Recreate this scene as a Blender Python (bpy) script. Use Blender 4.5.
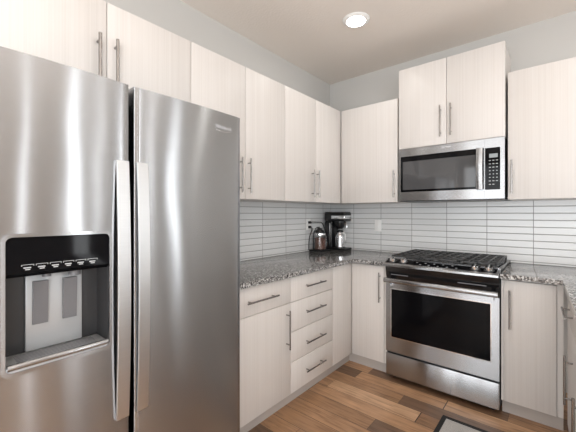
import bpy, bmesh, math, random
from mathutils import Vector, Matrix
random.seed(7)
for o in list(bpy.data.objects): bpy.data.objects.remove(o, do_unlink=True)
S = bpy.context.scene
COL = S.collection
PI = math.pi

# ------------------------------------------------------------------ camera
CX, CY, CH, YAW, FPX, V0 = 1.9711, -3.0845, 1.2993, 0.6982, 322.37, 213.375
cam = bpy.data.cameras.new('camera')
cam.sensor_fit = 'HORIZONTAL'; cam.sensor_width = 36.0
cam.lens = FPX / 576.0 * 36.0
cam.shift_x = 0.0
cam.shift_y = (V0 - 216.0) / 576.0
cam.clip_start = 0.05
co = bpy.data.objects.new('camera', cam); COL.objects.link(co)
co.location = (CX, CY, CH); co.rotation_euler = (PI / 2, 0, YAW)
S.camera = co

# ------------------------------------------------------------------ world, colour management, lights
S.view_settings.view_transform = 'Standard'
S.view_settings.look = 'None'
S.view_settings.gamma = 1.0
S.view_settings.use_curve_mapping = False
S.view_settings.exposure = -0.06
w = bpy.data.worlds.new('world'); S.world = w; w.use_nodes = True
bg = w.node_tree.nodes['Background']
bg.inputs[0].default_value = (0.86, 0.93, 1.0, 1); bg.inputs[1].default_value = 1.6

def area(name, loc, direction, sx, sy, power, color=(1, 1, 1)):
    l = bpy.data.lights.new(name, 'AREA'); l.shape = 'RECTANGLE'; l.size = sx; l.size_y = sy
    l.energy = power; l.color = color
    o = bpy.data.objects.new(name, l); COL.objects.link(o); o.location = loc
    o.rotation_euler = Vector(direction).to_track_quat('-Z', 'Y').to_euler()
    return o
# daylight through the windows behind the camera; the side ones are added for light
DAY = (0.96, 0.985, 1.0)
for xc in (.62, 1.74, 2.86, 3.98): area('window_daylight_rear', (xc, -6.93, 1.29), (0, 1, 0), 1.0, 2.36, 33, DAY)
for yc in (-5.75, -4.45): area('window_daylight_patio', (4.58, yc, 1.25), (-1, 0, 0), 1.1, 2.3, 52, DAY)  # added fill at made-up side windows, brightens the faces turned right
RX, RY = 4.6, -7.0
SIDE = [(-2.54, -2.38, .06, 2.5), (-1.66, -1.38, .06, 2.5), (-1.08, -.93, .06, 2.5), (-.50, -.26, .06, 2.5)]  # made-up narrow windows, shaped to streak the refrigerator doors
for lo, hi, z0, z1 in SIDE:
    area('window_daylight_side', (RX - .02, (lo + hi) / 2, (z0 + z1) / 2), (-1, 0, 0), hi - lo - .1, z1 - z0 - .1, 80 * (hi - lo - .1), DAY)
# unseen fill light, added to brighten the ceiling
fl = area('bounce_flash', (2.3, -2.7, 1.3), (-.06, .12, 1), .4, .4, 23, (1, .985, .97))
fl.data.spread = math.radians(110)

# ------------------------------------------------------------------ materials
def new_mat(name):
    m = bpy.data.materials.new(name); m.use_nodes = True
    nt = m.node_tree; b = nt.nodes['Principled BSDF']
    return m, nt, b
def N(nt, typ, **kw):
    n = nt.nodes.new(typ)
    for k, v in kw.items(): setattr(n, k, v)
    return n
def plain(name, color, rough=0.5, metal=0.0, spec=None, emit=None, estr=0.0):
    m, nt, b = new_mat(name)
    b.inputs['Base Color'].default_value = (*color, 1); b.inputs['Roughness'].default_value = rough
    b.inputs['Metallic'].default_value = metal
    if spec is not None: b.inputs['Specular IOR Level'].default_value = spec
    if emit: b.inputs['Emission Color'].default_value = (*emit, 1); b.inputs['Emission Strength'].default_value = estr
    return m
def coords(nt, scale):
    tc = N(nt, 'ShaderNodeTexCoord'); mp = N(nt, 'ShaderNodeMapping')
    mp.inputs['Scale'].default_value = scale
    nt.links.new(tc.outputs['Object'], mp.inputs['Vector'])
    return mp.outputs['Vector']
def ramp(nt, fac, stops):
    r = N(nt, 'ShaderNodeValToRGB')
    e = r.color_ramp.elements
    while len(e) < len(stops): e.new(0.5)
    for el, (p, c) in zip(e, stops): el.position = p; el.color = (*c, 1)
    nt.links.new(fac, r.inputs[0]); return r.outputs[0]
def math_n(nt, op, a, b=None, c=None):
    n = N(nt, 'ShaderNodeMath', operation=op)
    for i, v in enumerate((a, b, c)):
        if v is None: continue
        if isinstance(v, (int, float)): n.inputs[i].default_value = v
        else: nt.links.new(v, n.inputs[i])
    return n.outputs[0]
def mixc(nt, fac, a, b, blend='MIX'):
    n = N(nt, 'ShaderNodeMix', data_type='RGBA', blend_type=blend)
    for s, v in ((n.inputs[0], fac), (n.inputs[6], a), (n.inputs[7], b)):
        if isinstance(v, (int, float)): s.default_value = v
        elif isinstance(v, tuple): s.default_value = (*v, 1)
        else: nt.links.new(v, s)
    return n.outputs[2]
def bump(nt, b, h, strength, dist):
    n = N(nt, 'ShaderNodeBump'); n.inputs['Strength'].default_value = strength; n.inputs['Distance'].default_value = dist
    nt.links.new(h, n.inputs['Height']); nt.links.new(n.outputs[0], b.inputs['Normal'])

def mat_laminate():
    m, nt, b = new_mat('pale_wood_grain_laminate')
    v = coords(nt, (170, 170, 1.0))
    n = N(nt, 'ShaderNodeTexNoise'); n.inputs['Scale'].default_value = 1.0; n.inputs['Detail'].default_value = 3
    nt.links.new(v, n.inputs['Vector'])
    v2 = coords(nt, (60, 60, .5))
    n2 = N(nt, 'ShaderNodeTexNoise'); n2.inputs['Scale'].default_value = 1.0; n2.inputs['Detail'].default_value = 2
    nt.links.new(v2, n2.inputs['Vector'])
    f = math_n(nt, 'ADD', math_n(nt, 'MULTIPLY', n.outputs[0], .6), math_n(nt, 'MULTIPLY', n2.outputs[0], .4))
    c = ramp(nt, f, [(.36, (.648, .613, .585)), (.5, (.675, .643, .617)), (.64, (.695, .664, .64))])
    nt.links.new(c, b.inputs['Base Color']); b.inputs['Roughness'].default_value = .42
    return m
def mat_steel(name, col=(.41, .418, .43), rough=.26, aniso=1.0, wav=0.0):
    m, nt, b = new_mat(name)
    v = coords(nt, (3, 3, 420))
    n = N(nt, 'ShaderNodeTexNoise'); n.inputs['Scale'].default_value = 1.0; n.inputs['Detail'].default_value = 2
    nt.links.new(v, n.inputs['Vector'])
    c = ramp(nt, n.outputs[0], [(.3, tuple(x * .975 for x in col)), (.7, tuple(min(1, x * 1.02) for x in col))])
    nt.links.new(c, b.inputs['Base Color']); b.inputs['Metallic'].default_value = 1
    b.inputs['Roughness'].default_value = rough; b.inputs['Anisotropic'].default_value = aniso
    cx = N(nt, 'ShaderNodeCombineXYZ'); cx.inputs[2].default_value = 1.0
    nt.links.new(cx.outputs[0], b.inputs['Tangent'])
    if wav:
        v3 = coords(nt, (2.2, 2.2, .9))
        n3 = N(nt, 'ShaderNodeTexNoise'); n3.inputs['Scale'].default_value = 2.0; n3.inputs['Detail'].default_value = 1
        nt.links.new(v3, n3.inputs['Vector'])
        bump(nt, b, n3.outputs[0], 1.0, wav)
    return m
def mat_granite():
    m, nt, b = new_mat('speckled_grey_granite')
    v = coords(nt, (1, 1, 1))
    vo = N(nt, 'ShaderNodeTexVoronoi'); vo.inputs['Scale'].default_value = 150
    n0 = N(nt, 'ShaderNodeTexNoise'); n0.inputs['Scale'].default_value = 90; n0.inputs['Detail'].default_value = 4
    nt.links.new(v, n0.inputs['Vector']); nt.links.new(v, vo.inputs['Vector'])
    sep = N(nt, 'ShaderNodeSeparateColor'); nt.links.new(vo.outputs['Color'], sep.inputs[0])
    f = math_n(nt, 'ADD', math_n(nt, 'MULTIPLY', sep.outputs[0], .7), math_n(nt, 'MULTIPLY', n0.outputs[0], .5))
    c = ramp(nt, f, [(.34, (.010, .010, .011)), (.45, (.075, .072, .07)), (.57, (.20, .197, .194)), (.74, (.34, .336, .332)), (.9, (.62, .61, .60))])
    nt.links.new(c, b.inputs['Base Color']); b.inputs['Roughness'].default_value = .09
    b.inputs['Specular IOR Level'].default_value = .75
    return m
def mat_floor():
    m, nt, b = new_mat('brown_wood_planks')
    tc = N(nt, 'ShaderNodeTexCoord'); sp = N(nt, 'ShaderNodeSeparateXYZ')
    nt.links.new(tc.outputs['Object'], sp.inputs[0])
    W, L = .1265, .80
    yy = math_n(nt, 'DIVIDE', math_n(nt, 'ADD', sp.outputs[1], 20.0 + .015), W)
    row = math_n(nt, 'FLOOR', yy); fy = math_n(nt, 'FRACT', yy)
    wn = N(nt, 'ShaderNodeTexWhiteNoise', noise_dimensions='1D'); nt.links.new(row, wn.inputs['W'])
    xx = math_n(nt, 'ADD', math_n(nt, 'DIVIDE', sp.outputs[0], L), math_n(nt, 'MULTIPLY', wn.outputs[0], 7.0))
    # two cuts per unit so that plank lengths differ
    xx2 = math_n(nt, 'ADD', xx, math_n(nt, 'MULTIPLY', math_n(nt, 'SINE', math_n(nt, 'MULTIPLY', xx, 4.3)), .16))
    ix = math_n(nt, 'FLOOR', xx2); fx = math_n(nt, 'FRACT', xx2)
    cv = N(nt, 'ShaderNodeCombineXYZ'); nt.links.new(row, cv.inputs[0]); nt.links.new(ix, cv.inputs[1])
    w2 = N(nt, 'ShaderNodeTexWhiteNoise', noise_dimensions='2D'); nt.links.new(cv.outputs[0], w2.inputs['Vector'])
    rnd = w2.outputs[0]
    base = ramp(nt, rnd, [(0, (.13, .085, .060)), (.12, (.20, .118, .072)), (.3, (.34, .195, .105)), (.7, (.45, .265, .148)), (1, (.56, .36, .22))])
    # grain, shifted on each plank
    g = N(nt, 'ShaderNodeCombineXYZ')
    nt.links.new(math_n(nt, 'ADD', math_n(nt, 'MULTIPLY', sp.outputs[0], 2.6), math_n(nt, 'MULTIPLY', rnd, 40)), g.inputs[0])
    nt.links.new(math_n(nt, 'MULTIPLY', sp.outputs[1], 34), g.inputs[1]); nt.links.new(rnd, g.inputs[2])
    gn = N(nt, 'ShaderNodeTexNoise'); gn.inputs['Scale'].default_value = 1.6; gn.inputs['Detail'].default_value = 5
    gn.inputs['Distortion'].default_value = .9
    nt.links.new(g.outputs[0], gn.inputs['Vector'])
    gr = ramp(nt, gn.outputs[0], [(.28, (.58, .54, .52)), (.5, (1, 1, 1)), (.75, (1.2, 1.19, 1.17))])
    col = mixc(nt, 1.0, base, gr, 'MULTIPLY')
    bl = N(nt, 'ShaderNodeTexNoise'); bl.inputs['Scale'].default_value = 7; bl.inputs['Detail'].default_value = 2
    nt.links.new(tc.outputs['Object'], bl.inputs['Vector'])
    col = mixc(nt, 1.0, col, ramp(nt, bl.outputs[0], [(.3, (.86, .84, .82)), (.7, (1.08, 1.07, 1.07))]), 'MULTIPLY')
    ey = math_n(nt, 'LESS_THAN', math_n(nt, 'ABSOLUTE', math_n(nt, 'SUBTRACT', fy, .5)), .488)
    ex = math_n(nt, 'LESS_THAN', math_n(nt, 'ABSOLUTE', math_n(nt, 'SUBTRACT', fx, .5)), .4985)
    e = math_n(nt, 'MULTIPLY', ex, ey)
    col = mixc(nt, e, (.045, .028, .02), col)
    nt.links.new(col, b.inputs['Base Color']); b.inputs['Roughness'].default_value = .33
    bump(nt, b, math_n(nt, 'ADD', e, math_n(nt, 'MULTIPLY', gn.outputs[0], .3)), .35, .0015)
    return m
def mat_tile(PX, off):
    m, nt, b = new_mat('pale_grey_glazed_tile')
    tc = N(nt, 'ShaderNodeTexCoord'); sp = N(nt, 'ShaderNodeSeparateXYZ')
    nt.links.new(tc.outputs['Object'], sp.inputs[0])
    PZ = .0532
    # the wall runs along x or along y: the sum of both gives the running length on either wall
    run = math_n(nt, 'ADD', sp.outputs[0], sp.outputs[1])
    fx0 = math_n(nt, 'DIVIDE', math_n(nt, 'ADD', run, 100 * PX + off), PX)
    fz0 = math_n(nt, 'DIVIDE', math_n(nt, 'ADD', sp.outputs[2], 5.32 - .928), PZ)
    fx = math_n(nt, 'FRACT', fx0); fz = math_n(nt, 'FRACT', fz0)
    cv = N(nt, 'ShaderNodeCombineXYZ'); nt.links.new(math_n(nt, 'FLOOR', fx0), cv.inputs[0]); nt.links.new(math_n(nt, 'FLOOR', fz0), cv.inputs[1])
    wn = N(nt, 'ShaderNodeTexWhiteNoise', noise_dimensions='2D'); nt.links.new(cv.outputs[0], wn.inputs['Vector'])
    base = ramp(nt, wn.outputs[0], [(0, (.69, .70, .705)), (1, (.75, .76, .762))])
    ax = math_n(nt, 'ABSOLUTE', math_n(nt, 'SUBTRACT', fx, .5)); az = math_n(nt, 'ABSOLUTE', math_n(nt, 'SUBTRACT', fz, .5))
    e = math_n(nt, 'MULTIPLY', math_n(nt, 'LESS_THAN', ax, .5 - .0022 / PX), math_n(nt, 'LESS_THAN', az, .5 - .0022 / PZ))
    col = mixc(nt, e, (.25, .25, .25), base)
    nt.links.new(col, b.inputs['Base Color'])
    r = math_n(nt, 'SUBTRACT', .8, math_n(nt, 'MULTIPLY', e, .58)); nt.links.new(r, b.inputs['Roughness'])
    sm = N(nt, 'ShaderNodeMapRange', interpolation_type='SMOOTHSTEP'); nt.links.new(az, sm.inputs[0])
    sm.inputs[1].default_value = .5; sm.inputs[2].default_value = .38
    bump(nt, b, sm.outputs[0], .6, .003)
    return m
def mat_paint(name, color, tex=.0012, scale=90):
    m, nt, b = new_mat(name)
    b.inputs['Base Color'].default_value = (*color, 1); b.inputs['Roughness'].default_value = .75
    v = coords(nt, (1, 1, 1)); n = N(nt, 'ShaderNodeTexNoise'); n.inputs['Scale'].default_value = scale; n.inputs['Detail'].default_value = 3
    nt.links.new(v, n.inputs['Vector']); bump(nt, b, n.outputs[0], .5, tex)
    return m
def mat_glass(name, tint=(1, 1, 1), rough=0.0):
    m, nt, b = new_mat(name)
    b.inputs['Base Color'].default_value = (*tint, 1); b.inputs['Transmission Weight'].default_value = 1
    b.inputs['Roughness'].default_value = rough; b.inputs['IOR'].default_value = 1.45
    return m
def mat_woven():
    m, nt, b = new_mat('grey_woven_mat')
    v = coords(nt, (1, 1, 1)); c = N(nt, 'ShaderNodeTexChecker'); c.inputs['Scale'].default_value = 260
    c.inputs[1].default_value = (.36, .35, .34, 1); c.inputs[2].default_value = (.58, .57, .56, 1)
    nt.links.new(v, c.inputs['Vector']); nt.links.new(c.outputs[0], b.inputs['Base Color']); b.inputs['Roughness'].default_value = .9
    return m
def mat_beans():
    m, nt, b = new_mat('reddish_brown_contents')
    v = coords(nt, (1, 1, 1)); n = N(nt, 'ShaderNodeTexVoronoi'); n.inputs['Scale'].default_value = 110
    nt.links.new(v, n.inputs['Vector'])
    nt.links.new(ramp(nt, n.outputs['Distance'], [(0, (.36, .19, .15)), (.6, (.16, .07, .05))]), b.inputs['Base Color'])
    b.inputs['Roughness'].default_value = .6
    return m

M = dict(
    lam=mat_laminate(), steel=mat_steel('brushed_stainless_steel'), fsteel=mat_steel('brushed_stainless_door', wav=.0036),
    hsteel=mat_steel('pale_brushed_steel', (.60, .605, .61), .36, .6), handle=plain('satin_nickel', (.32, .308, .30), .25, 1), granite=mat_granite(), floor=mat_floor(), tile=mat_tile(.3045, .010), tile_left=mat_tile(.312, .143),
    wall=mat_paint('grey_wall_paint', (.56, .55, .53), .0006), ceil=mat_paint('beige_ceiling_paint', (.82, .765, .71), .004, 60),
    white=plain('white_plastic', (.88, .88, .87), .35), trimw=plain('white_trim_paint', (.8, .8, .79), .4),
    black=plain('black_plastic', (.012, .012, .013), .3), gloss=plain('black_glass', (.004, .004, .005), .06, 0, .12),
    iron=plain('cast_iron', (.03, .03, .031), .42), enamel=plain('black_enamel', (.01, .01, .011), .15),
    dark=plain('dark_grey_metal', (.05, .05, .052), .45, .4), grey=plain('grey_plastic', (.17, .17, .18), .35),
    lgrey=plain('light_grey_plastic', (.46, .47, .48), .38, .3), shade=plain('recess_grey', (.035, .035, .037), .35),
    chrome=plain('polished_metal', (.75, .75, .75), .12, 1), mark=plain('pale_marking', (.50, .52, .54), .5),
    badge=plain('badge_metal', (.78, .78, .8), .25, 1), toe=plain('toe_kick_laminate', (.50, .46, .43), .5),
    glass=mat_glass('clear_glass'), smoke=plain('smoked_window', (.075, .075, .078), .05, .0, .4), mat_in=mat_woven(),
    rubber=plain('black_mat_border', (.018, .018, .02), .8), beans=mat_beans(),
    lamp=plain('lit_diffuser', (1, 1, 1), .5, emit=(1, .97, .92), estr=14), lcd=plain('lit_display', (.1, .1, .1), .3, emit=(.55, .60, .62), estr=.45),
    art=plain('art_print', (.35, .36, .36), .5), wood=plain('dark_frame_wood', (.05, .04, .035), .4),
)

# ------------------------------------------------------------------ mesh helpers
def box(bm, x0, x1, y0, y1, z0, z1, bev=0.0, seg=2):
    r = bmesh.ops.create_cube(bm, size=1.0)
    vs = r['verts']
    sx, sy, sz = x1 - x0, y1 - y0, z1 - z0
    for v in vs:
        v.co = Vector(((v.co.x + .5) * sx + x0, (v.co.y + .5) * sy + y0, (v.co.z + .5) * sz + z0))
    if bev:
        es = list({e for v in vs for e in v.link_edges})
        bmesh.ops.bevel(bm, geom=es, offset=min(bev, .45 * min(abs(sx), abs(sy), abs(sz))), segments=seg, profile=.5, affect='EDGES')
    return bm
def cyl(bm, p0, p1, r0, r1=None, seg=16, bev=0.0):
    p0, p1 = Vector(p0), Vector(p1); d = p1 - p0; L = d.length
    r1 = r0 if r1 is None else r1
    mtx = Matrix.Translation((p0 + p1) / 2) @ d.to_track_quat('Z', 'Y').to_matrix().to_4x4()
    bmesh.ops.create_cone(bm, cap_ends=True, segments=seg, radius1=r0, radius2=r1, depth=L, matrix=mtx)
    return bm
def lathe(bm, prof, cx, cy, seg=32):
    rings = []
    full = [prof[0]]
    for (ra, za), (rb, zb) in zip(prof, prof[1:]):        # hold the shading of long straight runs
        if math.hypot(rb - ra, zb - za) > .02 and ra > 1e-6 and rb > 1e-6:
            full += [(ra + (rb - ra) * q, za + (zb - za) * q) for q in (.06, .94)]
        full.append((rb, zb))
    for r, z in full:
        rings.append([bm.verts.new((cx + r * math.cos(2 * PI * k / seg), cy + r * math.sin(2 * PI * k / seg), z)) for k in range(seg)] if r > 1e-6 else [bm.verts.new((cx, cy, z))])
    for a, b in zip(rings, rings[1:]):
        for k in range(seg):
            k2 = (k + 1) % seg
            if len(a) == 1 and len(b) == 1: continue
            if len(a) == 1: bm.faces.new((a[0], b[k2], b[k]))
            elif len(b) == 1: bm.faces.new((a[k], a[k2], b[0]))
            else: bm.faces.new((a[k], a[k2], b[k2], b[k]))
    return bm
def prism(bm, pts, axis, a0, a1):
    """polygon pts in the plane across axis, extruded from a0 to a1"""
    def mk(p, a):
        return {'x': (a, p[0], p[1]), 'y': (p[0], a, p[1]), 'z': (p[0], p[1], a)}[axis]
    A = [bm.verts.new(mk(p, a0)) for p in pts]; B = [bm.verts.new(mk(p, a1)) for p in pts]
    bm.faces.new(A); bm.faces.new(list(reversed(B)))
    n = len(pts)
    for i in range(n):
        j = (i + 1) % n; bm.faces.new((A[j], A[i], B[i], B[j]))
    return bm
def tube(bm, pts, r, seg=8):
    pts = [Vector(p) for p in pts]; rings = []
    for i, p in enumerate(pts):
        t = (pts[min(i + 1, len(pts) - 1)] - pts[max(i - 1, 0)]).normalized()
        up = Vector((0, 0, 1)) if abs(t.z) < .9 else Vector((1, 0, 0))
        a = t.cross(up).normalized(); b = t.cross(a)
        rings.append([bm.verts.new(p + r * (math.cos(2 * PI * k / seg) * a + math.sin(2 * PI * k / seg) * b)) for k in range(seg)])
    for u, v in zip(rings, rings[1:]):
        for k in range(seg): bm.faces.new((u[k], u[(k + 1) % seg], v[(k + 1) % seg], v[k]))
    bm.faces.new(rings[0]); bm.faces.new(list(reversed(rings[-1])))
    return bm
def rrect(y0, y1, z0, z1, r, seg=5):
    out = []
    for cy, cz, a in ((y1 - r, z1 - r, 0), (y0 + r, z1 - r, 90), (y0 + r, z0 + r, 180), (y1 - r, z0 + r, 270)):
        for k in range(seg + 1):
            t = math.radians(a + 90 * k / seg); out.append((cy + r * math.cos(t), cz + r * math.sin(t)))
    return out
def ring_prism(bm, outer, inner, axis, a0, a1):
    def mk(p, a):
        return {'x': (a, p[0], p[1]), 'y': (p[0], a, p[1]), 'z': (p[0], p[1], a)}[axis]
    O0 = [bm.verts.new(mk(p, a0)) for p in outer]; O1 = [bm.verts.new(mk(p, a1)) for p in outer]
    I0 = [bm.verts.new(mk(p, a0)) for p in inner]; I1 = [bm.verts.new(mk(p, a1)) for p in inner]
    n = len(outer)
    for i in range(n):
        j = (i + 1) % n
        bm.faces.new((O0[i], O0[j], O1[j], O1[i])); bm.faces.new((I0[j], I0[i], I1[i], I1[j]))
        bm.faces.new((O1[i], O1[j], I1[j], I1[i])); bm.faces.new((O0[j], O0[i], I0[i], I0[j]))
    return bm
B = bmesh.new
def smooth_by_angle(me, ang=35):
    bm = bmesh.new(); bm.from_mesh(me)
    for f in bm.faces: f.smooth = True
    lim = math.radians(ang)
    for e in bm.edges:
        e.smooth = len(e.link_faces) == 2 and e.calc_face_angle(0) < lim
    bm.to_mesh(me); bm.free()
def base_of(parent):
    o = parent
    while o.parent: o = o.parent
    return Vector(o['_base'])
def obj(name, bm, mat, parent=None, label=None):
    bmesh.ops.remove_doubles(bm, verts=bm.verts, dist=1e-6)
    bmesh.ops.recalc_face_normals(bm, faces=bm.faces)
    off = base_of(parent) if parent is not None else Vector((0, 0, 0))
    if off.length: bmesh.ops.translate(bm, verts=bm.verts, vec=-off)
    me = bpy.data.meshes.new(name); bm.to_mesh(me); bm.free(); smooth_by_angle(me)
    me.materials.append(mat)
    o = bpy.data.objects.new(name, me); COL.objects.link(o)
    if parent is not None: o.parent = parent
    if label: o['label'] = label
    return o
ROOTS = []
def thing(name, label, cat, base, group=None, rot=0.0, pivot=None):
    """an Empty at the thing's base; parts are modelled in room coordinates (unrotated) and hang from it"""
    o = bpy.data.objects.new(name, None); COL.objects.link(o); o.empty_display_size = .1
    o['_base'] = list(base)
    loc = Vector(base)
    if pivot is not None: loc = Vector(pivot) + Matrix.Rotation(rot, 3, 'Z') @ (loc - Vector(pivot))
    o.location = loc; o.rotation_euler = (0, 0, rot)
    o['label'] = label; o['category'] = cat
    if group: o['group'] = group
    ROOTS.append(o); return o
def tag(o, label, cat, group=None):
    o['label'] = label; o['category'] = cat
    if group: o['group'] = group
    return o
def struct(name, bm, mat, label=None, parent=None):
    o = obj(name, bm, mat, parent)
    if parent is None: o['kind'] = 'structure'
    if label: o['label'] = label
    return o
FONT = None
def text_mesh(txt, height, width=None, depth=.0006):
    """flat lettering as a bmesh in the local xz plane (x right, z up), centred"""
    cu = bpy.data.curves.new('lettering', 'FONT'); cu.body = txt; cu.size = 1; cu.align_x = 'CENTER'; cu.align_y = 'CENTER'; cu.extrude = .02
    o = bpy.data.objects.new('lettering', cu); COL.objects.link(o)
    dg = bpy.context.evaluated_depsgraph_get(); dg.update()
    me = bpy.data.meshes.new_from_object(o.evaluated_get(dg))
    bpy.data.objects.remove(o); bpy.data.curves.remove(cu)
    bm = bmesh.new(); bm.from_mesh(me); bpy.data.meshes.remove(me)
    xs = [v.co.x for v in bm.verts]; ys = [v.co.y for v in bm.verts]; zs = [v.co.z for v in bm.verts]
    sx, sy, sz = max(xs) - min(xs), max(ys) - min(ys), max(zs) - min(zs)
    k = height / sy; kx = (width / sx) if width else k
    mx, my, mz = (max(xs) + min(xs)) / 2, (max(ys) + min(ys)) / 2, (max(zs) + min(zs)) / 2
    for v in bm.verts: v.co = Vector(((v.co.x - mx) * kx, -(v.co.z - mz) / sz * depth, (v.co.y - my) * k))
    return bm

# ------------------------------------------------------------------ room shell
ZC = 2.7476
struct('floor', box(B(), 0, RX, RY, 0, -.1, 0), M['floor'])
struct('ceiling', box(B(), 0, RX, RY, 0, ZC, ZC + .1), M['ceil'])
struct('wall_left', box(B(), -.12, 0, RY, .12, 0, ZC), M['wall'])
struct('wall_back', box(B(), 0, RX, 0, .12, 0, ZC), M['wall'])
def holed_wall(name, axis, c0, c1, a0, a1, holes):
    """wall slab with rectangular window holes (lo, hi, z0, z1) along its run"""
    bm = B()
    def bx(p0, p1, z0, z1):
        if p1 - p0 < 1e-4 or z1 - z0 < 1e-4: return
        if axis == 'y': box(bm, p0, p1, c0, c1, z0, z1)
        else: box(bm, c0, c1, p0, p1, z0, z1)
    p = a0
    for lo, hi, z0, z1 in sorted(holes):
        bx(p, lo, 0, ZC); bx(lo, hi, 0, z0); bx(lo, hi, z1, ZC); p = hi
    bx(p, a1, 0, ZC)
    return struct(name, bm, M['wall'])
REAR = [(.07, 1.17, .06, 2.52), (1.19, 2.29, .06, 2.52), (2.31, 3.41, .06, 2.52), (3.43, 4.53, .06, 2.52)]
holed_wall('wall_front', 'y', RY - .12, RY, 0, RX, REAR)
SIDE = [(-6.35, -5.15, .05, 2.45), (-5.05, -3.85, .05, 2.45)] + SIDE  # two added fill windows join the narrow streak windows
holed_wall('wall_right', 'x', RX, RX + .12, RY, 0, SIDE)
k = 0
for lo, hi, z0, z1 in REAR:
    k += 1
    o = struct('window_%d' % k, ring_prism(B(), [(lo, z0), (hi, z0), (hi, z1), (lo, z1)], [(lo + .05, z0 + .05), (hi - .05, z0 + .05), (hi - .05, z1 - .05), (lo + .05, z1 - .05)], 'y', RY - .08, RY - .02), M['trimw'])
    p = obj('pane', box(B(), lo + .05, hi - .05, RY - .055, RY - .05, z0 + .05, z1 - .05), M['glass']); p.parent = o
for lo, hi, z0, z1 in SIDE:  # frames and panes of the added side windows
    k += 1
    o = struct('window_%d' % k, ring_prism(B(), [(lo, z0), (hi, z0), (hi, z1), (lo, z1)], [(lo + .05, z0 + .05), (hi - .05, z0 + .05), (hi - .05, z1 - .05), (lo + .05, z1 - .05)], 'x', RX + .02, RX + .08), M['trimw'])
    p = obj('pane', box(B(), RX + .05, RX + .055, lo + .05, hi - .05, z0 + .05, z1 - .05), M['glass']); p.parent = o
# tiled backsplash on both walls
TT = .008
struct('trim_1', box(B(), 0, TT, -2.02, 0, .9145, 1.3965), M['tile_left'], 'pale grey stacked tile backsplash on the left wall')
struct('trim_2', box(B(), TT + .0005, 2.75, -TT, 0, .9145, 1.3965), M['tile'], 'pale grey stacked tile backsplash behind the range')

# ------------------------------------------------------------------ ceiling lights
def can_light(x, y, label, power):
    t = thing('recessed_light', label, 'ceiling light', (x, y, ZC), 'recessed ceiling lights')
    bm = B(); lathe(bm, [(.070, ZC - .012), (.078, ZC - .014), (.098, ZC - .004), (.100, ZC - .0005), (.07, ZC - .0005), (.070, ZC - .012)], x, y, 40)
    obj('trim_ring', bm, M['white'], t)
    bm = B(); lathe(bm, [(0, ZC - .012), (.069, ZC - .0115), (.0695, ZC - .003), (0, ZC - .003)], x, y, 40)
    obj('diffuser', bm, M['lamp'], t)
    l = bpy.data.lights.new('lamp', 'AREA'); l.shape = 'DISK'; l.size = .13; l.energy = power; l.color = (1, .96, .90); l.spread = math.radians(170)
    lo = bpy.data.objects.new('lamp', l); COL.objects.link(lo); lo.parent = t; lo.location = (0, 0, -.016)
    return t
can_light(.809, -.908, 'round lit recessed light in the ceiling over the counter corner', 1.6)
for x, y, n in ((.95, -3.0, 'recessed light in the ceiling in front of the refrigerator'), (2.25, -1.0, 'recessed light in the ceiling over the peninsula'),
                (2.5, -3.0, 'recessed light in the ceiling behind the camera'), (3.9, -1.2, 'recessed light in the ceiling beyond the peninsula')):
    can_light(x, y, n, 1.8)

# ------------------------------------------------------------------ bar pulls
def pull(parent, p0, p1, out, name='handle', r=.0052):
    """round bar pull from p0 to p1 on a door face, standing off along out"""
    p0, p1, out = Vector(p0), Vector(p1), Vector(out)
    d = (p1 - p0).normalized(); so = .032
    bm = B(); cyl(bm, p0 + out * so, p1 + out * so, r, seg=14)
    for q in (p0 + d * .032, p1 - d * .032):
        cyl(bm, q + out * .0005, q + out * (so - .001), r * .8, seg=12)
    return obj(name, bm, M['handle'], parent)

# ------------------------------------------------------------------ wall cabinets
UD, DT = .3455, .019          # face plane of the doors, door thickness
ZB, ZT = 1.3976, 2.2922
G = .0016
def door_x(parent, y0, y1, z0, z1, face, name='door', s=1):     # door facing +x (s=1) or -x (s=-1)
    a, b = sorted((face - s * DT, face))
    return obj(name, box(B(), a, b, y0 + G, y1 - G, z0, z1, .0012), M['lam'], parent)
def door_y(parent, x0, x1, z0, z1, face, name='door'):          # door facing -y
    return obj(name, box(B(), x0 + G, x1 - G, face, face + DT, z0, z1, .0012), M['lam'], parent)
def wall_cab_left(label, ys, zb, handles, r=.0052):
    y0, y1 = ys[0], ys[-1]
    t = thing('wall_cabinet', label, 'cabinet', (UD / 2, (y0 + y1) / 2, zb), 'pale wall cabinets')
    obj('carcass', box(B(), .001, UD - DT - .001, y0 + .0008, y1 - .0008, zb, ZT), M['lam'], t)
    for (a, b), hy in zip(zip(ys, ys[1:]), handles):
        d = door_x(t, a, b, zb, ZT, UD)
        if hy is not None: pull(d, (UD, hy, zb + .040), (UD, hy, zb + .275), (1, 0, 0), r=r)
    return t
wall_cab_left('pale laminate wall cabinet above the refrigerator', [-2.925, -2.471, -2.019], 1.845, [-2.511, -2.435], .0075)
wall_cab_left('two-door pale wall cabinet on the left wall beside the refrigerator', [-2.019, -1.596, -1.184], ZB, [-1.650, -1.572])
wall_cab_left('two-door pale wall cabinet on the left wall nearest the room corner', [-1.184, -.766, -.349], ZB, [-.830, -.757])

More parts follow.
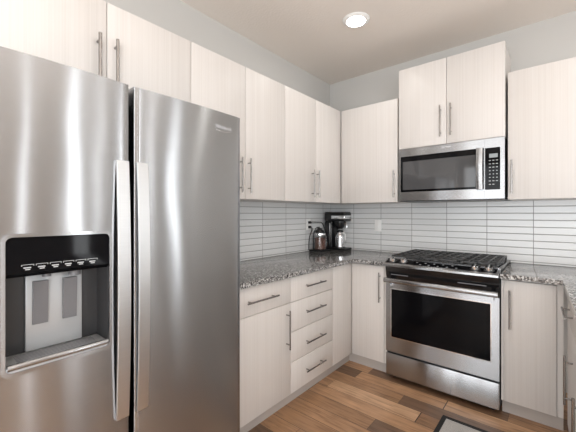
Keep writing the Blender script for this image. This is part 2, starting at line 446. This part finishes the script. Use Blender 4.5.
def wall_cab_back(label, xs, zb, zt, face, handles, hz=(.040, .275), x0c=None):
    t = thing('wall_cabinet', label, 'cabinet', ((xs[0] + xs[-1]) / 2, -face / 2, zb), 'pale wall cabinets')
    obj('carcass', box(B(), (xs[0] if x0c is None else x0c) + .0008, xs[-1] - .0008, -(face - DT - .001), -.001, zb, zt), M['lam'], t)
    for (a, b), hx in zip(zip(xs, xs[1:]), handles):
        d = door_y(t, a, b, zb, zt, -face)
        if hx is not None: pull(d, (hx, -face, zb + hz[0]), (hx, -face, zb + hz[1]), (0, -1, 0))
    return t
wall_cab_back('single-door pale wall cabinet between the room corner and the microwave', [.349, .9085], ZB, ZT, UD, [.882])
MZB = 1.8435
wall_cab_back('taller two-door pale wall cabinet above the microwave', [.9262, 1.3035, 1.6834], MZB, 2.5132, .3705, [1.262, 1.337], (.055, .300))
wall_cab_back('single-door pale wall cabinet to the right of the microwave', [1.696, 2.31], ZB, ZT, UD, [1.722])
# narrow filler strip that closes the gap left of the microwave
# ------------------------------------------------------------------ base cabinets
BD = .6095
Z0, Z1 = .098, .872           # bottom and top of the door fronts
CT, CB = .914, .884           # countertop top and underside
def base_left(name, label, y0, y1):
    t = thing(name, label, 'cabinet', (BD / 2, (y0 + y1) / 2, 0), 'pale base cabinets')
    obj('carcass', box(B(), .001, BD - DT - .001, y0 + .0008, y1 - .0008, .098, CB - .0006), M['lam'], t)
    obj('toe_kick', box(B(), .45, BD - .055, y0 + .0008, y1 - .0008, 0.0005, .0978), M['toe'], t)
    return t
def drawer_x(parent, y0, y1, z0, z1, hz=None, face=BD, s=1, hl=.236, hy=None):
    d = door_x(parent, y0, y1, z0, z1, face, 'drawer', s)
    yc = (y0 + y1) / 2 if hy is None else hy
    zc = (z0 + z1) / 2 if hz is None else hz
    pull(d, (face, yc - hl / 2, zc), (face, yc + hl / 2, zc), (s, 0, 0)); return d
t = base_left('base_cabinet', 'pale base cabinet with one drawer over a door beside the refrigerator', -1.975, -1.431)
drawer_x(t, -1.975, -1.431, .706 + G, Z1, .790, hl=.262, hy=-1.716)
d = door_x(t, -1.975, -1.431, Z0, .706 - G, BD); pull(d, (BD, -1.478, .415), (BD, -1.478, .668), (1, 0, 0))
t = base_left('drawer_cabinet', 'pale base cabinet with a stack of four drawers', -1.431, -.910)
for z0, z1, hz in ((.707, Z1, .795), (.508, .704, .616), (.305, .505, .401), (Z0, .302, .203)):
    drawer_x(t, -1.431, -.910, z0 + G * .5, z1, hz, hy=-1.174)
# corner cabinet: two door leaves meeting in the inner corner
t = thing('corner_cabinet', 'pale corner base cabinet with two tall door leaves left of the range', 'cabinet', (.3, -.3, 0), 'pale base cabinets')
F = BD - DT - .001
obj('carcass', prism(B(), [(.001, -.001), (.001, -.9092), (F, -.9092), (F, -F), (.9215, -F), (.9215, -.001)], 'z', .098, CB - .0006), M['lam'], t)
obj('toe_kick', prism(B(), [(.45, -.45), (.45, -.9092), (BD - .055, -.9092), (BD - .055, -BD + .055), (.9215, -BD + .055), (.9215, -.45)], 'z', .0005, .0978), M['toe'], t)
door_x(t, -.910, -BD - .001, Z0, Z1, BD)
d = door_y(t, BD + .001, .8995, Z0, Z1, -BD); pull(d, (.868, -BD, .585), (.868, -BD, .825), (0, -1, 0))
obj('filler', box(B(), .9012, .9215, -BD + .004, -F - .0002, Z0, Z1), M['lam'], t)
# right of the range
t = thing('base_cabinet', 'pale single-door base cabinet right of the range', 'cabinet', (1.85, -.3, 0), 'pale base cabinets')
obj('carcass', box(B(), 1.6875, 1.9935, -F, -.001, .098, CB - .0006), M['lam'], t)
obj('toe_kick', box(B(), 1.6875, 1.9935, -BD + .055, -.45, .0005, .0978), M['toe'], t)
obj('filler', box(B(), 1.6875, 1.7015, -BD + .004, -F - .0002, Z0, Z1), M['lam'], t)
d = door_y(t, 1.702, 1.9635, Z0, Z1, -BD); pull(d, (1.735, -BD, .570), (1.735, -BD, .815), (0, -1, 0))
obj('filler', box(B(), 1.966, 1.9935, -BD + .006, -F - .0002, Z0, CB - .001), M['lam'], t)

# peninsula run on the right, a touch out of square with the range wall
PIV = (1.9906, -.643, 0); ANG = math.radians(2.5)
RF = 1.9906 + .019            # its face plane before turning
def pen_cab(label, y0, y1, hy, drawer=True):
    t = thing('base_cabinet', label, 'cabinet', (RF + .3, (y0 + y1) / 2, 0), 'pale base cabinets', ANG, PIV)
    obj('carcass', box(B(), RF + DT + .001, RF + .6, y0 + .0008, y1 - .0008, .098, CB - .0006), M['lam'], t)
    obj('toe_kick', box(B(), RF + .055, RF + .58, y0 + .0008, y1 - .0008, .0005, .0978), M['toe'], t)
    if drawer: drawer_x(t, y0, y1, .706 + G, Z1, .790, RF, -1)
    d = door_x(t, y0, y1, Z0, .706 - G if drawer else Z1, RF, 'door', -1)
    pull(d, (RF, hy, .36), (RF, hy, .60), (-1, 0, 0))
    return t
pen_cab('pale base cabinet of the peninsula nearest the range with a drawer over a door', -1.17, -.655, -1.0)
pen_cab('pale base cabinet of the peninsula second from the range at the right edge', -1.69, -1.171, -1.46, False)
pen_cab('pale base cabinet at the near end of the peninsula outside the photo', -2.3, -1.691, -1.73, False)

# ------------------------------------------------------------------ countertops
CE = .6429
def counter(name, label, pts):
    bm = prism(B(), pts, 'z', CB, CT)
    es = [e for e in bm.edges if abs(e.verts[0].co.z - e.verts[1].co.z) < 1e-6 and e.verts[0].co.z > CT - 1e-4]
    bmesh.ops.bevel(bm, geom=es, offset=.002, segments=2, profile=.5, affect='EDGES')
    return tag(obj(name, bm, M['granite']), label, 'countertop', 'granite countertops')
counter('countertop', 'speckled grey granite countertop running from the refrigerator round the corner to the range',
        [(.0015, -.0015), (.0015, -2.0), (CE, -2.0), (CE, -CE), (.9235, -CE), (.9235, -.0015)])
def rp(x, y):
    v = Vector(PIV) + Matrix.Rotation(ANG, 3, 'Z') @ (Vector((x, y, 0)) - Vector(PIV)); return (v.x, v.y)
counter('countertop', 'speckled grey granite countertop right of the range turning along the peninsula',
        [(1.6855, -.0015), (1.6855, -CE), (1.9906, -CE), rp(1.9906, -2.33), rp(2.66, -2.33), (2.70, -.0015)])

# ------------------------------------------------------------------ refrigerator
FX = .770; FB = .008          # front plane at the door edges, extra bulge in the middle
fr = thing('refrigerator', 'stainless steel side-by-side refrigerator with water dispenser', 'refrigerator', (.4, -2.49, 0))
obj('cabinet_body', box(B(), .03, .655, -2.953, -2.034, .02, 1.752, .004), M['dark'], fr)
for y in (-2.9, -2.09):
    for x in (.1, .62): obj('foot', cyl(B(), (x, y, .0005), (x, y, .0195), .022), M['black'], fr)
def fridge_door(name, y0, y1, z0, z1, hole=None):
    ya = [y0 + (y1 - y0) * i / 24 for i in range(25)]; za = [z0 + (z1 - z0) * i / 16 for i in range(17)]
    if hole:
        ya = [y for y in ya if min(abs(y - hole[0]), abs(y - hole[1])) > .007] + [hole[0], hole[1]]
        za = [z for z in za if min(abs(z - hole[2]), abs(z - hole[3])) > .02] + [hole[2], hole[3]]
    r = .005
    def plan(y):            # rounded vertical edges and a shallow bow
        t = (y - (y0 + y1) / 2) / ((y1 - y0) / 2)
        return FX + FB * (1 - t * t)
    ya = sorted(ya); za = sorted(za)
    rim = [(y0 + r * (1 - math.cos(a)), -r * (1 - math.sin(a))) for a in [math.radians(q) for q in (0, 22, 45, 67)]]
    cols = [(y, FX + dx) for y, dx in rim] + [(y, plan(y)) for y in ya if y0 + r < y < y1 - r] + [(y0 + y1 - y, FX + dx) for y, dx in reversed(rim)]
    bm = B(); XB = .662
    grid = [[bm.verts.new((x, y, z)) for z in za] for y, x in cols]
    back = [[bm.verts.new((XB, y, z)) for z in za] for y, x in cols]
    for i in range(len(cols) - 1):
        for j in range(len(za) - 1):
            yc = (cols[i][0] + cols[i + 1][0]) / 2; zc = (za[j] + za[j + 1]) / 2
            if hole and hole[0] < yc < hole[1] and hole[2] < zc < hole[3]: continue
            bm.faces.new((grid[i][j], grid[i + 1][j], grid[i + 1][j + 1], grid[i][j + 1]))
            bm.faces.new((back[i][j + 1], back[i + 1][j + 1], back[i + 1][j], back[i][j]))
    for i in range(len(cols) - 1):
        bm.faces.new((grid[i][-1], grid[i + 1][-1], back[i + 1][-1], back[i][-1]))
        bm.faces.new((grid[i + 1][0], grid[i][0], back[i][0], back[i + 1][0]))
    for j in range(len(za) - 1):
        bm.faces.new((grid[0][j], grid[0][j + 1], back[0][j + 1], back[0][j]))
        bm.faces.new((grid[-1][j + 1], grid[-1][j], back[-1][j], back[-1][j + 1]))
    return obj(name, bm, M['fsteel'], fr)
HY0, HY1, HZ0, HZ1 = -2.905, -2.622, .838, 1.234
FZ0, FZ1 = .06, 1.768
ld = fridge_door('freezer_door', -2.955, -2.556, FZ0, FZ1, (HY0, HY1, HZ0, HZ1))
rd = fridge_door('door', -2.538, -2.0195, FZ0, FZ1)
def fridge_handle(parent, y0, y1):
    bm = B(); n = 24; z0, z1 = .570, 1.487
    secs = []
    for i in range(n + 1):
        t = i / n; z = z0 + (z1 - z0) * t
        xo = .7845 + .017 * math.sin(PI * t) ** .8; th = .0125
        prof = [(xo - th, y0 + .001), (xo - .001, y0), (xo, y0 + .001), (xo, y1 - .001), (xo - .001, y1), (xo - th, y1 - .001)]
        secs.append([bm.verts.new((x, y, z)) for x, y in prof])
    for a, b in zip(secs, secs[1:]):
        for k in range(6): bm.faces.new((a[k], a[(k + 1) % 6], b[(k + 1) % 6], b[k]))
    bm.faces.new(secs[0]); bm.faces.new(list(reversed(secs[-1])))
    for zz in (z0 + .03, z1 - .03):
        yc = (y0 + y1) / 2
        box(bm, FX + .0005, .784, yc - .012, yc + .012, zz - .02, zz + .02)
    return obj('handle', bm, M['hsteel'], parent)
fridge_handle(ld, -2.605, -2.562)
fridge_handle(rd, -2.534, -2.491)
# raised brand lettering on the right door
def bow(y): return FX + FB * (1 - ((y + (2.538 + 2.0195) / 2) / ((2.538 - 2.0195) / 2)) ** 2)
bm = text_mesh('Whirlpool', .022, .090, .0010)
for v in bm.verts: x, y, z = v.co; v.co = Vector((bow(-2.127 + x) + .0009 + (-y), -2.127 + x, 1.697 + z))
obj('badge', bm, M['badge'], rd)
bm = B(); ringp = [(-2.127 + .052 * math.cos(a), 1.697 + .019 * math.sin(a)) for a in [math.radians(q) for q in range(200, 350, 10)]]
tube(bm, [(bow(y) + .0004, y, z) for y, z in ringp], .0009, 6)
obj('badge', bm, M['badge'], rd)
# dispenser
dp = obj('dispenser', ring_prism(B(), rrect(HY0 - .005, HY1 + .005, HZ0 - .008, HZ1 + .006, .020), rrect(HY0 + .004, HY1 - .004, HZ0 + .004, HZ1 - .004, .016), 'x', .700, FX + .0085), M['steel'], fr)
bm = B(); a0, a1 = HY0 + .0005, HY1 - .0005
XR = .668                                     # back of the recess
box(bm, .6635, XR, a0, a1, HZ0 + .001, HZ1 - .001)
box(bm, XR, FX - .004, a0, a0 + .004, HZ0 + .001, HZ1 - .001)
box(bm, XR, FX - .004, a1 - .004, a1, HZ0 + .001, HZ1 - .001)
obj('recess', bm, M['shade'], dp)
bm = B(); prism(bm, [(FX + .004, HZ1 - .005), (XR + .001, HZ1 - .005), (XR + .001, 1.112), (FX - .010, 1.112), (FX + .003, 1.124)], 'y', a0 + .0045, a1 - .0045)
cp = obj('control_panel', bm, M['gloss'], dp)
# row of little key outlines with a legend bar under each
bm = B()
for i in range(6):
    yc = -2.850 + .0345 * i; zc = 1.146
    for (p, q, r_, s_) in ((-.015, .015, .0035, .0048), (-.015, -.0135, 0, .0048), (.0135, .015, 0, .0048)):
        box(bm, FX + .0041, FX + .0046, yc + p, yc + q, zc + r_ - .002, zc + s_ - .002)
    box(bm, FX + .0041, FX + .0046, yc - .010, yc + .008, zc - .0085, zc - .005)
    box(bm, FX + .0041, FX + .0046, yc - .006, yc + .006, zc - .0135, zc - .0105)
obj('key_marks', bm, M['mark'], cp)
bm = B()
for i in range(5): box(bm, FX + .0041, FX + .0045, -2.84 + .042 * i, -2.815 + .042 * i, 1.172, 1.196)
obj('display', bm, M['gloss'], cp)
bm = B(); box(bm, XR + .0005, XR + .014, -2.838, -2.680, HZ0 + .022, 1.106, .003)
bp = obj('paddle_housing', bm, M['lgrey'], dp)
for yc in (-2.801, -2.719):
    bm = B(); prism(bm, [(XR + .0145, .944), (XR + .022, .944), (XR + .030, 1.082), (XR + .0145, 1.082)], 'y', yc - .020, yc + .020)
    obj('paddle', bm, M['grey'], dp)
obj('spout', cyl(B(), (.712, -2.79, 1.098), (.712, -2.79, 1.1115), .012), M['grey'], dp)
obj('spout', cyl(B(), (.712, -2.712, 1.092), (.712, -2.712, 1.1115), .018), M['grey'], dp)
bm = B(); box(bm, XR + .0005, FX + .006, a0 + .0045, a1 - .0045, HZ0 + .0015, HZ0 + .020, .004)
tr = obj('drip_tray', bm, M['lgrey'], dp)
bm = B()
for i in range(6): box(bm, .690 + .012 * i, .695 + .012 * i, -2.87, -2.655, HZ0 + .0202, HZ0 + .0215)
obj('grille', bm, M['grey'], dp)
bm = B(); cyl(bm, (FX + .004, a0 + .008, HZ0 + .019), (FX + .004, a1 - .008, HZ0 + .019), .009, seg=18)
obj('tray_lip', bm, M['steel'], dp)

# ------------------------------------------------------------------ range
X0, X1 = .9268, 1.6822
rg = thing('range', 'stainless steel slide-in gas range with black oven window', 'stove', (1.3045, -.33, 0))
obj('body', box(B(), X0, X1, -.612, -.012, .05, .900), M['dark'], rg)
for x in (X0 + .05, X1 - .05):
    for y in (-.56, -.08): obj('foot', cyl(B(), (x, y, .0005), (x, y, .0495), .018), M['black'], rg)
RFY = -.6386
obj('storage_drawer', box(B(), X0 + .001, X1 - .001, RFY, -.6125, .037, .207, .004), M['steel'], rg)
# oven door: steel frame round the window
bm = B()
DZ0, DZ1 = .222, .758
WX0, WX1, WZ0, WZ1 = .969, 1.636, .336, .714
ring_prism(bm, [(X0 + .001, DZ0), (X1 - .001, DZ0), (X1 - .001, DZ1), (X0 + .001, DZ1)], [(WX0, WZ0), (WX1, WZ0), (WX1, WZ1), (WX0, WZ1)], 'y', -.6125, RFY)
od = obj('oven_door', bm, M['steel'], rg)
ring = ring_prism(B(), rrect(WX0 - .003, WX1 + .003, WZ0 - .003, WZ1 + .003, .006), rrect(WX0 + .003, WX1 - .003, WZ0 + .003, WZ1 - .003, .004), 'y', -.630, RFY - .0015)
obj('window_bezel', ring, M['chrome'], od)
obj('window', box(B(), WX0 + .0005, WX1 - .0005, RFY + .003, -.614, WZ0 + .0005, WZ1 - .0005), M['gloss'], od)
bm = B()
hz0, hz1 = .766, .802
pr_ = []
for k_ in range(9):
    a = math.radians(-80 + 20 * k_); pr_.append((-.682 - .014 * math.cos(a), (hz0 + hz1) / 2 + (hz1 - hz0) / 2 * math.sin(a) / math.sin(math.radians(80))))
pr_ += [(-.678, hz1), (-.678, hz0)]
prism(bm, pr_, 'x', X0 + .004, X1 - .004)
for x in (X0 + .03, X1 - .05): box(bm, x, x + .022, -.680, RFY + .002, .742, .790)
obj('handle', bm, M['steel'], od)
# black vent band above the door
bm = B(); prism(bm, [(-.6125, .7595), (-.628, .7595), (-.628, .800), (-.636, .812), (-.650, .8885), (-.6125, .8885)], 'x', X0 + .001, X1 - .001)
vb = obj('vent_panel', bm, M['enamel'], rg)
for x0, x1 in ((.97, 1.10), (1.44, 1.61)):
    obj('vent_slot', box(B(), x0, x1, -.6405, -.632, .822, .828), M['grey'], vb)
# cooktop
obj('cooktop', box(B(), X0, X1, -.580, -.012, .9005, .932, .006), M['enamel'], rg)
bm = B(); prism(bm, [(-.5805, .903), (-.5805, .944), (-.594, .944), (-.690, .914), (-.699, .909), (-.700, .896), (-.692, .892), (-.6125, .890), (-.6125, .903)], 'x', X0 - .0005, X1 + .0005)
cp = obj('control_panel', bm, M['steel'], rg)
sl = Vector((0, -.096, -.030)).normalized(); nrm = Vector((0, -.030, .096)).normalized()
def on_panel(x, s): return Vector((x, -.594, .944)) + sl * s
def slab(x0, x1, s0, s1, h0, h1):
    bm = B()
    A = [bm.verts.new(on_panel(x, q) + nrm * h1) for x, q in ((x0, s0), (x1, s0), (x1, s1), (x0, s1))]
    L = [bm.verts.new(on_panel(x, q) + nrm * h0) for x, q in ((x0, s0), (x1, s0), (x1, s1), (x0, s1))]
    bm.faces.new(A); bm.faces.new(list(reversed(L)))
    for i in range(4): bm.faces.new((A[i], L[i], L[(i + 1) % 4], A[(i + 1) % 4]))
    return bm
obj('trim', slab(X0 + .002, X1 - .002, -.004, .013, .0003, .005), M['badge'], cp)
tp = obj('touch_panel', slab(X0 + .012, X1 - .012, .0135, .084, -.003, .0006), M['gloss'], cp)
for i in range(10):
    x = 1.16 + .03 * i; q = .035 + .03 * (i % 2)
    obj('key_mark', slab(x, x + .012, q, q + .006, .0009, .0013), M['mark'], tp)
for x in (.985, 1.068, 1.545, 1.625):
    c = on_panel(x, .050)
    bm = B(); cyl(bm, c + nrm * .0005, c + nrm * .006, .031, .029, 24)
    kb = obj('knob', bm, M['black'], cp)
    bm = B(); cyl(bm, c + nrm * .0062, c + nrm * .026, .0235, .0205, 24)
    a = c + nrm * .026; cyl(bm, a - sl * .018 + nrm * .003, a + sl * .018 + nrm * .003, .0045, seg=10)
    obj('knob_cap', bm, M['chrome'], cp)
# burners and grates
for x, y, r in ((1.06, -.44, .045), (1.06, -.16, .036), (1.305, -.30, .055), (1.55, -.44, .050), (1.55, -.16, .036)):
    bm = B(); cyl(bm, (x, y, .9322), (x, y, .940), r * 1.1, r, 28); cyl(bm, (x, y, .9402), (x, y, .948), r * .8, r * .74, 28)
    obj('burner', bm, M['iron'], rg)
gx = [X0 + .020, 1.176, 1.433, X1 - .020]
for a, b in zip(gx, gx[1:]):
    a += .002; b -= .002; bm = B(); y0, y1 = -.578, -.035; T = .011; z1 = .968; z0 = .955
    for y in (y0, y1 - T): box(bm, a, b, y, y + T, z0, z1, .002)
    for x in (a, b - T): box(bm, x, x + T, y0, y1, z0, z1, .002)
    xc = (a + b) / 2
    box(bm, xc - T / 2, xc + T / 2, y0, y1, z0, z1, .002)
    for f in (.2, .4, .6, .8):
        y = y0 + (y1 - y0) * f; box(bm, a, b, y - T / 2, y + T / 2, z0, z1, .002)
    for f in (.25, .75):
        x = a + (b - a) * f; box(bm, x - T / 2, x + T / 2, y0 + .03, y1 - .03, z0, z1, .002)
    for x in (a, b - T):
        for y in (y0, y1 - T): box(bm, x, x + T, y, y + T, .9325, z0)
    obj('grate', bm, M['iron'], rg)

# ------------------------------------------------------------------ microwave
mw = thing('microwave', 'stainless steel over-the-range microwave mounted above the range', 'microwave', (1.3045, -.19, 1.405))
MY = -.3712; MZ0, MZ1 = 1.4050, 1.8405
obj('body', box(B(), .9275, 1.6815, -.345, -.010, MZ0 + .008, MZ1 - .0005), M['dark'], mw)
bm = B(); box(bm, .930, 1.679, -.369, -.03, MZ0 - .0065, MZ0 - .0005, .002)
bt = obj('underside', bm, M['black'], mw)
DX1 = 1.557
GX0, GX1, GZ0, GZ1 = .944, 1.5545, 1.478, 1.776
ring = ring_prism(B(), [(.9272, MZ0), (DX1, MZ0), (DX1, MZ1 - .0005), (.9272, MZ1 - .0005)], [(GX0, GZ0), (GX1, GZ0), (GX1, GZ1), (GX0, GZ1)], 'y', -.3455, MY)
md = obj('door', ring, M['steel'], mw)
obj('glass_surround', ring_prism(B(), [(GX0 + .0004, GZ0 + .0004), (GX1 - .0004, GZ0 + .0004), (GX1 - .0004, GZ1 - .0004), (GX0 + .0004, GZ1 - .0004)],
                                [(.960, 1.496), (1.502, 1.496), (1.502, 1.733), (.960, 1.733)], 'y', -.3457, MY + .0012), M['gloss'], md)
obj('window', box(B(), .9602, 1.5018, MY + .003, -.3457, 1.4962, 1.7328), M['smoke'], md)
bm = B(); ns = 14; secs = []
for i in range(ns + 1):
    t_ = i / ns; z = 1.474 + (1.776 - 1.474) * t_; yo = MY - .022 - .016 * math.sin(PI * t_)
    secs.append([bm.verts.new((x, y, z)) for x, y in ((1.509, yo + .010), (1.509, yo + .003), (1.514, yo), (1.545, yo), (1.550, yo + .003), (1.550, yo + .010))])
for a, b in zip(secs, secs[1:]):
    for k_ in range(6): bm.faces.new((a[k_], a[(k_ + 1) % 6], b[(k_ + 1) % 6], b[k_]))
bm.faces.new(secs[0]); bm.faces.new(list(reversed(secs[-1])))
for z in (1.486, 1.752): box(bm, 1.518, 1.542, MY - .018, MY - .0002, z, z + .014)
obj('handle', bm, M['steel'], md)
bm = text_mesh('Whirlpool', .015, .066, .0010)
for v in bm.verts: x, y, z = v.co; v.co = Vector((1.300 + x, MY - .0006 + y, 1.8155 + z))
obj('badge', bm, M['badge'], md)
bm = B(); tube(bm, [(1.300 + .040 * math.cos(math.radians(q)), MY - .0008, 1.8155 + .0135 * math.sin(math.radians(q))) for q in range(200, 350, 10)], .0008, 6)
obj('badge', bm, M['badge'], md)
PX0, PX1, PZ0, PZ1 = 1.5615, 1.655, 1.470, 1.772
ring = ring_prism(B(), [(DX1 + .001, MZ0), (1.6818, MZ0), (1.6818, MZ1 - .0005), (DX1 + .001, MZ1 - .0005)], [(PX0, PZ0), (PX1, PZ0), (PX1, PZ1), (PX0, PZ1)], 'y', -.3455, MY)
cf = obj('control_frame', ring, M['steel'], mw)
kp = obj('keypad', box(B(), PX0 + .0004, PX1 - .0004, MY + .001, -.3457, PZ0 + .0004, PZ1 - .0004), M['gloss'], mw)
obj('display', box(B(), 1.588, 1.640, MY + .0004, MY + .0009, 1.700, 1.728), M['lcd'], kp)
bm = B()
for r_ in range(8):
    for c_ in range(3):
        xc = 1.592 + .0215 * c_; zc = 1.680 - .0245 * r_
        if r_ == 7 and c_ == 2: continue
        wd = .0038 if r_ in (3, 4, 5) else .006
        box(bm, xc - wd, xc + wd, MY + .0004, MY + .0009, zc - .0024, zc + .0024)
obj('key_marks', bm, M['mark'], kp)

# ------------------------------------------------------------------ things on the counter
cm = thing('coffee_maker', 'black and silver drip coffee maker with steel carafe in the counter corner', 'coffee maker', (.16, -.108, CT))
x0, x1, y0, y1 = .042, .292, -.178, -.028
bm = B(); box(bm, x0, x1, y0, y1, CT + .0005, CT + .024, .008, 3); obj('base', bm, M['black'], cm)
bm = B(); box(bm, x0 + .002, x0 + .088, y0 + .006, y1 - .006, CT + .0242, CT + .302, .010, 3); tw = obj('tower', bm, M['black'], cm)
bm = B(); box(bm, x0 + .060, x0 + .078, y0 + .0005, y0 + .0058, CT + .04, CT + .28, .001); obj('water_gauge', bm, M['chrome'], tw)
bm = B(); box(bm, x0, x1 - .006, y0, y1, CT + .3025, CT + .392, .014, 3); tk = obj('water_tank', bm, M['black'], cm)
bm = B(); box(bm, x0 + .085, x1 - .004, y0 - .002, y1 + .002, CT + .325, CT + .366, .006, 3); obj('silver_band', bm, M['chrome'], tk)
bm = B(); box(bm, x0 + .004, x1 - .012, y0 + .004, y1 - .004, CT + .3922, CT + .400, .003); obj('lid', bm, M['dark'], tk)
yc = (y0 + y1) / 2; xc = .188
bm = B(); lathe(bm, [(0, CT + .302), (.060, CT + .302), (.062, CT + .290), (.050, CT + .245), (.028, CT + .222), (0, CT + .222)], xc, yc, 28); bk = obj('filter_basket', bm, M['black'], cm)
bm = B(); tube(bm, [(xc + .060, yc - .01, CT + .29), (xc + .078, yc - .01, CT + .285), (xc + .088, yc - .01, CT + .265), (xc + .094, yc - .01, CT + .235)], .011); obj('basket_handle', bm, M['chrome'], bk)
bm = B(); lathe(bm, [(0, CT + .0262), (.053, CT + .0262), (.055, CT + .030), (.055, CT + .135), (.050, CT + .155), (.038, CT + .170), (.036, CT + .182), (0, CT + .182)], xc, yc, 32); cf_ = obj('carafe', bm, M['badge'], cm)
bm = B(); lathe(bm, [(0, CT + .1822), (.037, CT + .1822), (.037, CT + .200), (.020, CT + .208), (0, CT + .208)], xc, yc, 24); obj('carafe_lid', bm, M['black'], cf_)
bm = B(); tube(bm, [(xc + .034, yc - .012, CT + .178), (xc + .058, yc - .020, CT + .180), (xc + .076, yc - .022, CT + .165), (xc + .079, yc - .022, CT + .110), (xc + .055, yc - .012, CT + .060)], .008); obj('carafe_handle', bm, M['white'], cf_)

gj = thing('storage_jar', 'black-framed glass jar with reddish-brown contents beside the coffee maker', 'jar', (.082, -.310, CT))
jx, jy = .098, -.350
bm = B(); box(bm, jx - .078, jx + .080, jy - .076, jy + .076, CT + .0005, CT + .018, .006, 3); obj('base', bm, M['black'], gj)
bm = B(); lathe(bm, [(.064, CT + .0185), (.074, CT + .023), (.074, CT + .150), (.065, CT + .164), (.062, CT + .164), (.071, CT + .149), (.071, CT + .0225), (0, CT + .0225), (0, CT + .0185), (.064, CT + .0185)], jx, jy, 36); jg = obj('glass', bm, M['glass'], gj)
bm = B(); lathe(bm, [(0, CT + .0232), (.056, CT + .0232), (.056, CT + .132), (.035, CT + .140), (0, CT + .136)], jx + .004, jy + .006, 28); obj('contents', bm, M['beans'], gj)
bm = B(); lathe(bm, [(0, CT + .1645), (.063, CT + .1645), (.063, CT + .182), (.056, CT + .187), (0, CT + .187)], jx, jy, 32); obj('rim', bm, M['chrome'], gj)
bm = B(); lathe(bm, [(0, CT + .1875), (.050, CT + .1875), (.044, CT + .212), (.026, CT + .222), (.020, CT + .236), (0, CT + .238)], jx, jy, 28); obj('lid', bm, M['black'], gj)
bm = B()
tube(bm, [(jx - .020, jy - .0725, CT + .0182), (jx - .022, jy - .0735, CT + .14), (jx - .018, jy - .070, CT + .20), (jx - .012, jy - .050, CT + .232), (jx - .008, jy - .026, CT + .243), (jx, jy, CT + .243)], .0055, 10)
obj('handle', bm, M['black'], gj)
bm = B(); tube(bm, [(jx + .022, jy + .0725, CT + .0182), (jx + .022, jy + .0735, CT + .10), (jx + .022, jy + .0735, CT + .175)], .0055, 10)
obj('frame', bm, M['black'], gj)

# wall outlets
op = thing('outlet_plate', 'white wall outlet with black plugs on the left tiled wall', 'outlet', (TT, -.425, 1.19))
bm = B(); box(bm, TT + .0003, TT + .006, -.462, -.390, 1.128, 1.243, .003); obj('cover_plate', bm, M['white'], op)
bm = B()
for z in (1.160, 1.207): box(bm, TT + .0061, TT + .0078, -.443, -.409, z - .016, z + .016, .003)
obj('socket', bm, M['white'], op)
sp_ = thing('switch_plate', 'white wall plate on the tiles between the coffee maker and the range', 'outlet', (.5765, -TT, 1.175))
bm = B(); box(bm, .5405, .6125, -TT - .006, -TT - .0003, 1.118, 1.233, .003); obj('cover_plate', bm, M['white'], sp_)
bm = B(); box(bm, .5605, .5925, -TT - .0082, -TT - .0061, 1.143, 1.208, .003); obj('rocker', bm, M['white'], sp_)
def plug_cord(label, z, pts):
    t = thing('power_cord', label, 'cord', (.02, -.425, z), 'plugged in power cords')
    bm = B(); box(bm, TT + .0080, TT + .036, -.440, -.412, z - .013, z + .013, .005); obj('plug', bm, M['black'], t)
    tube_pts = []
    for i in range(len(pts) - 1):
        for k_ in range(6):
            f = k_ / 6; tube_pts.append(Vector(pts[i]).lerp(Vector(pts[i + 1]), f))
    tube_pts.append(Vector(pts[-1]))
    for _ in range(6):
        tube_pts = [tube_pts[0]] + [(tube_pts[i - 1] + tube_pts[i] * 2 + tube_pts[i + 1]) / 4 for i in range(1, len(tube_pts) - 1)] + [tube_pts[-1]]
    obj('cable', tube(B(), tube_pts, .0042), M['black'], t); return t
plug_cord('black power cord from the upper socket running behind to the coffee maker', 1.207, [(.044, -.426, 1.207), (.046, -.40, 1.212), (.032, -.34, 1.208), (.024, -.26, 1.206), (.024, -.20, 1.204), (.018, -.14, 1.15), (.018, -.10, 1.0), (.018, -.09, .922)])
plug_cord('black power cord drooping from the lower socket towards the glass jar', 1.160, [(.044, -.426, 1.160), (.055, -.420, 1.150), (.05, -.420, 1.12), (.02, -.420, 1.06), (.0135, -.420, .98), (.0135, -.420, .922)])

# ------------------------------------------------------------------ floor mat
mt = thing('floor_mat', 'grey woven floor mat with a black border on the wood floor', 'mat', (1.70, -1.16, 0))
mx0, mx1, my0, my1 = 1.404, 2.0, -1.60, -.863
bw = .026
bm = ring_prism(B(), [(mx0, my0), (mx1 - .02, my0), (mx1 - .02, my1), (mx0, my1)], [(mx0 + bw, my0 + bw), (mx1 - .02 - bw, my0 + bw), (mx1 - .02 - bw, my1 - bw), (mx0 + bw, my1 - bw)], 'z', .0005, .009)
obj('border', bm, M['rubber'], mt)
obj('pad', box(B(), mx0 + bw, mx1 - .02 - bw, my0 + bw, my1 - bw, .0006, .0075), M['mat_in'], mt)

for o in ROOTS:
    if '_base' in o.keys(): del o['_base']
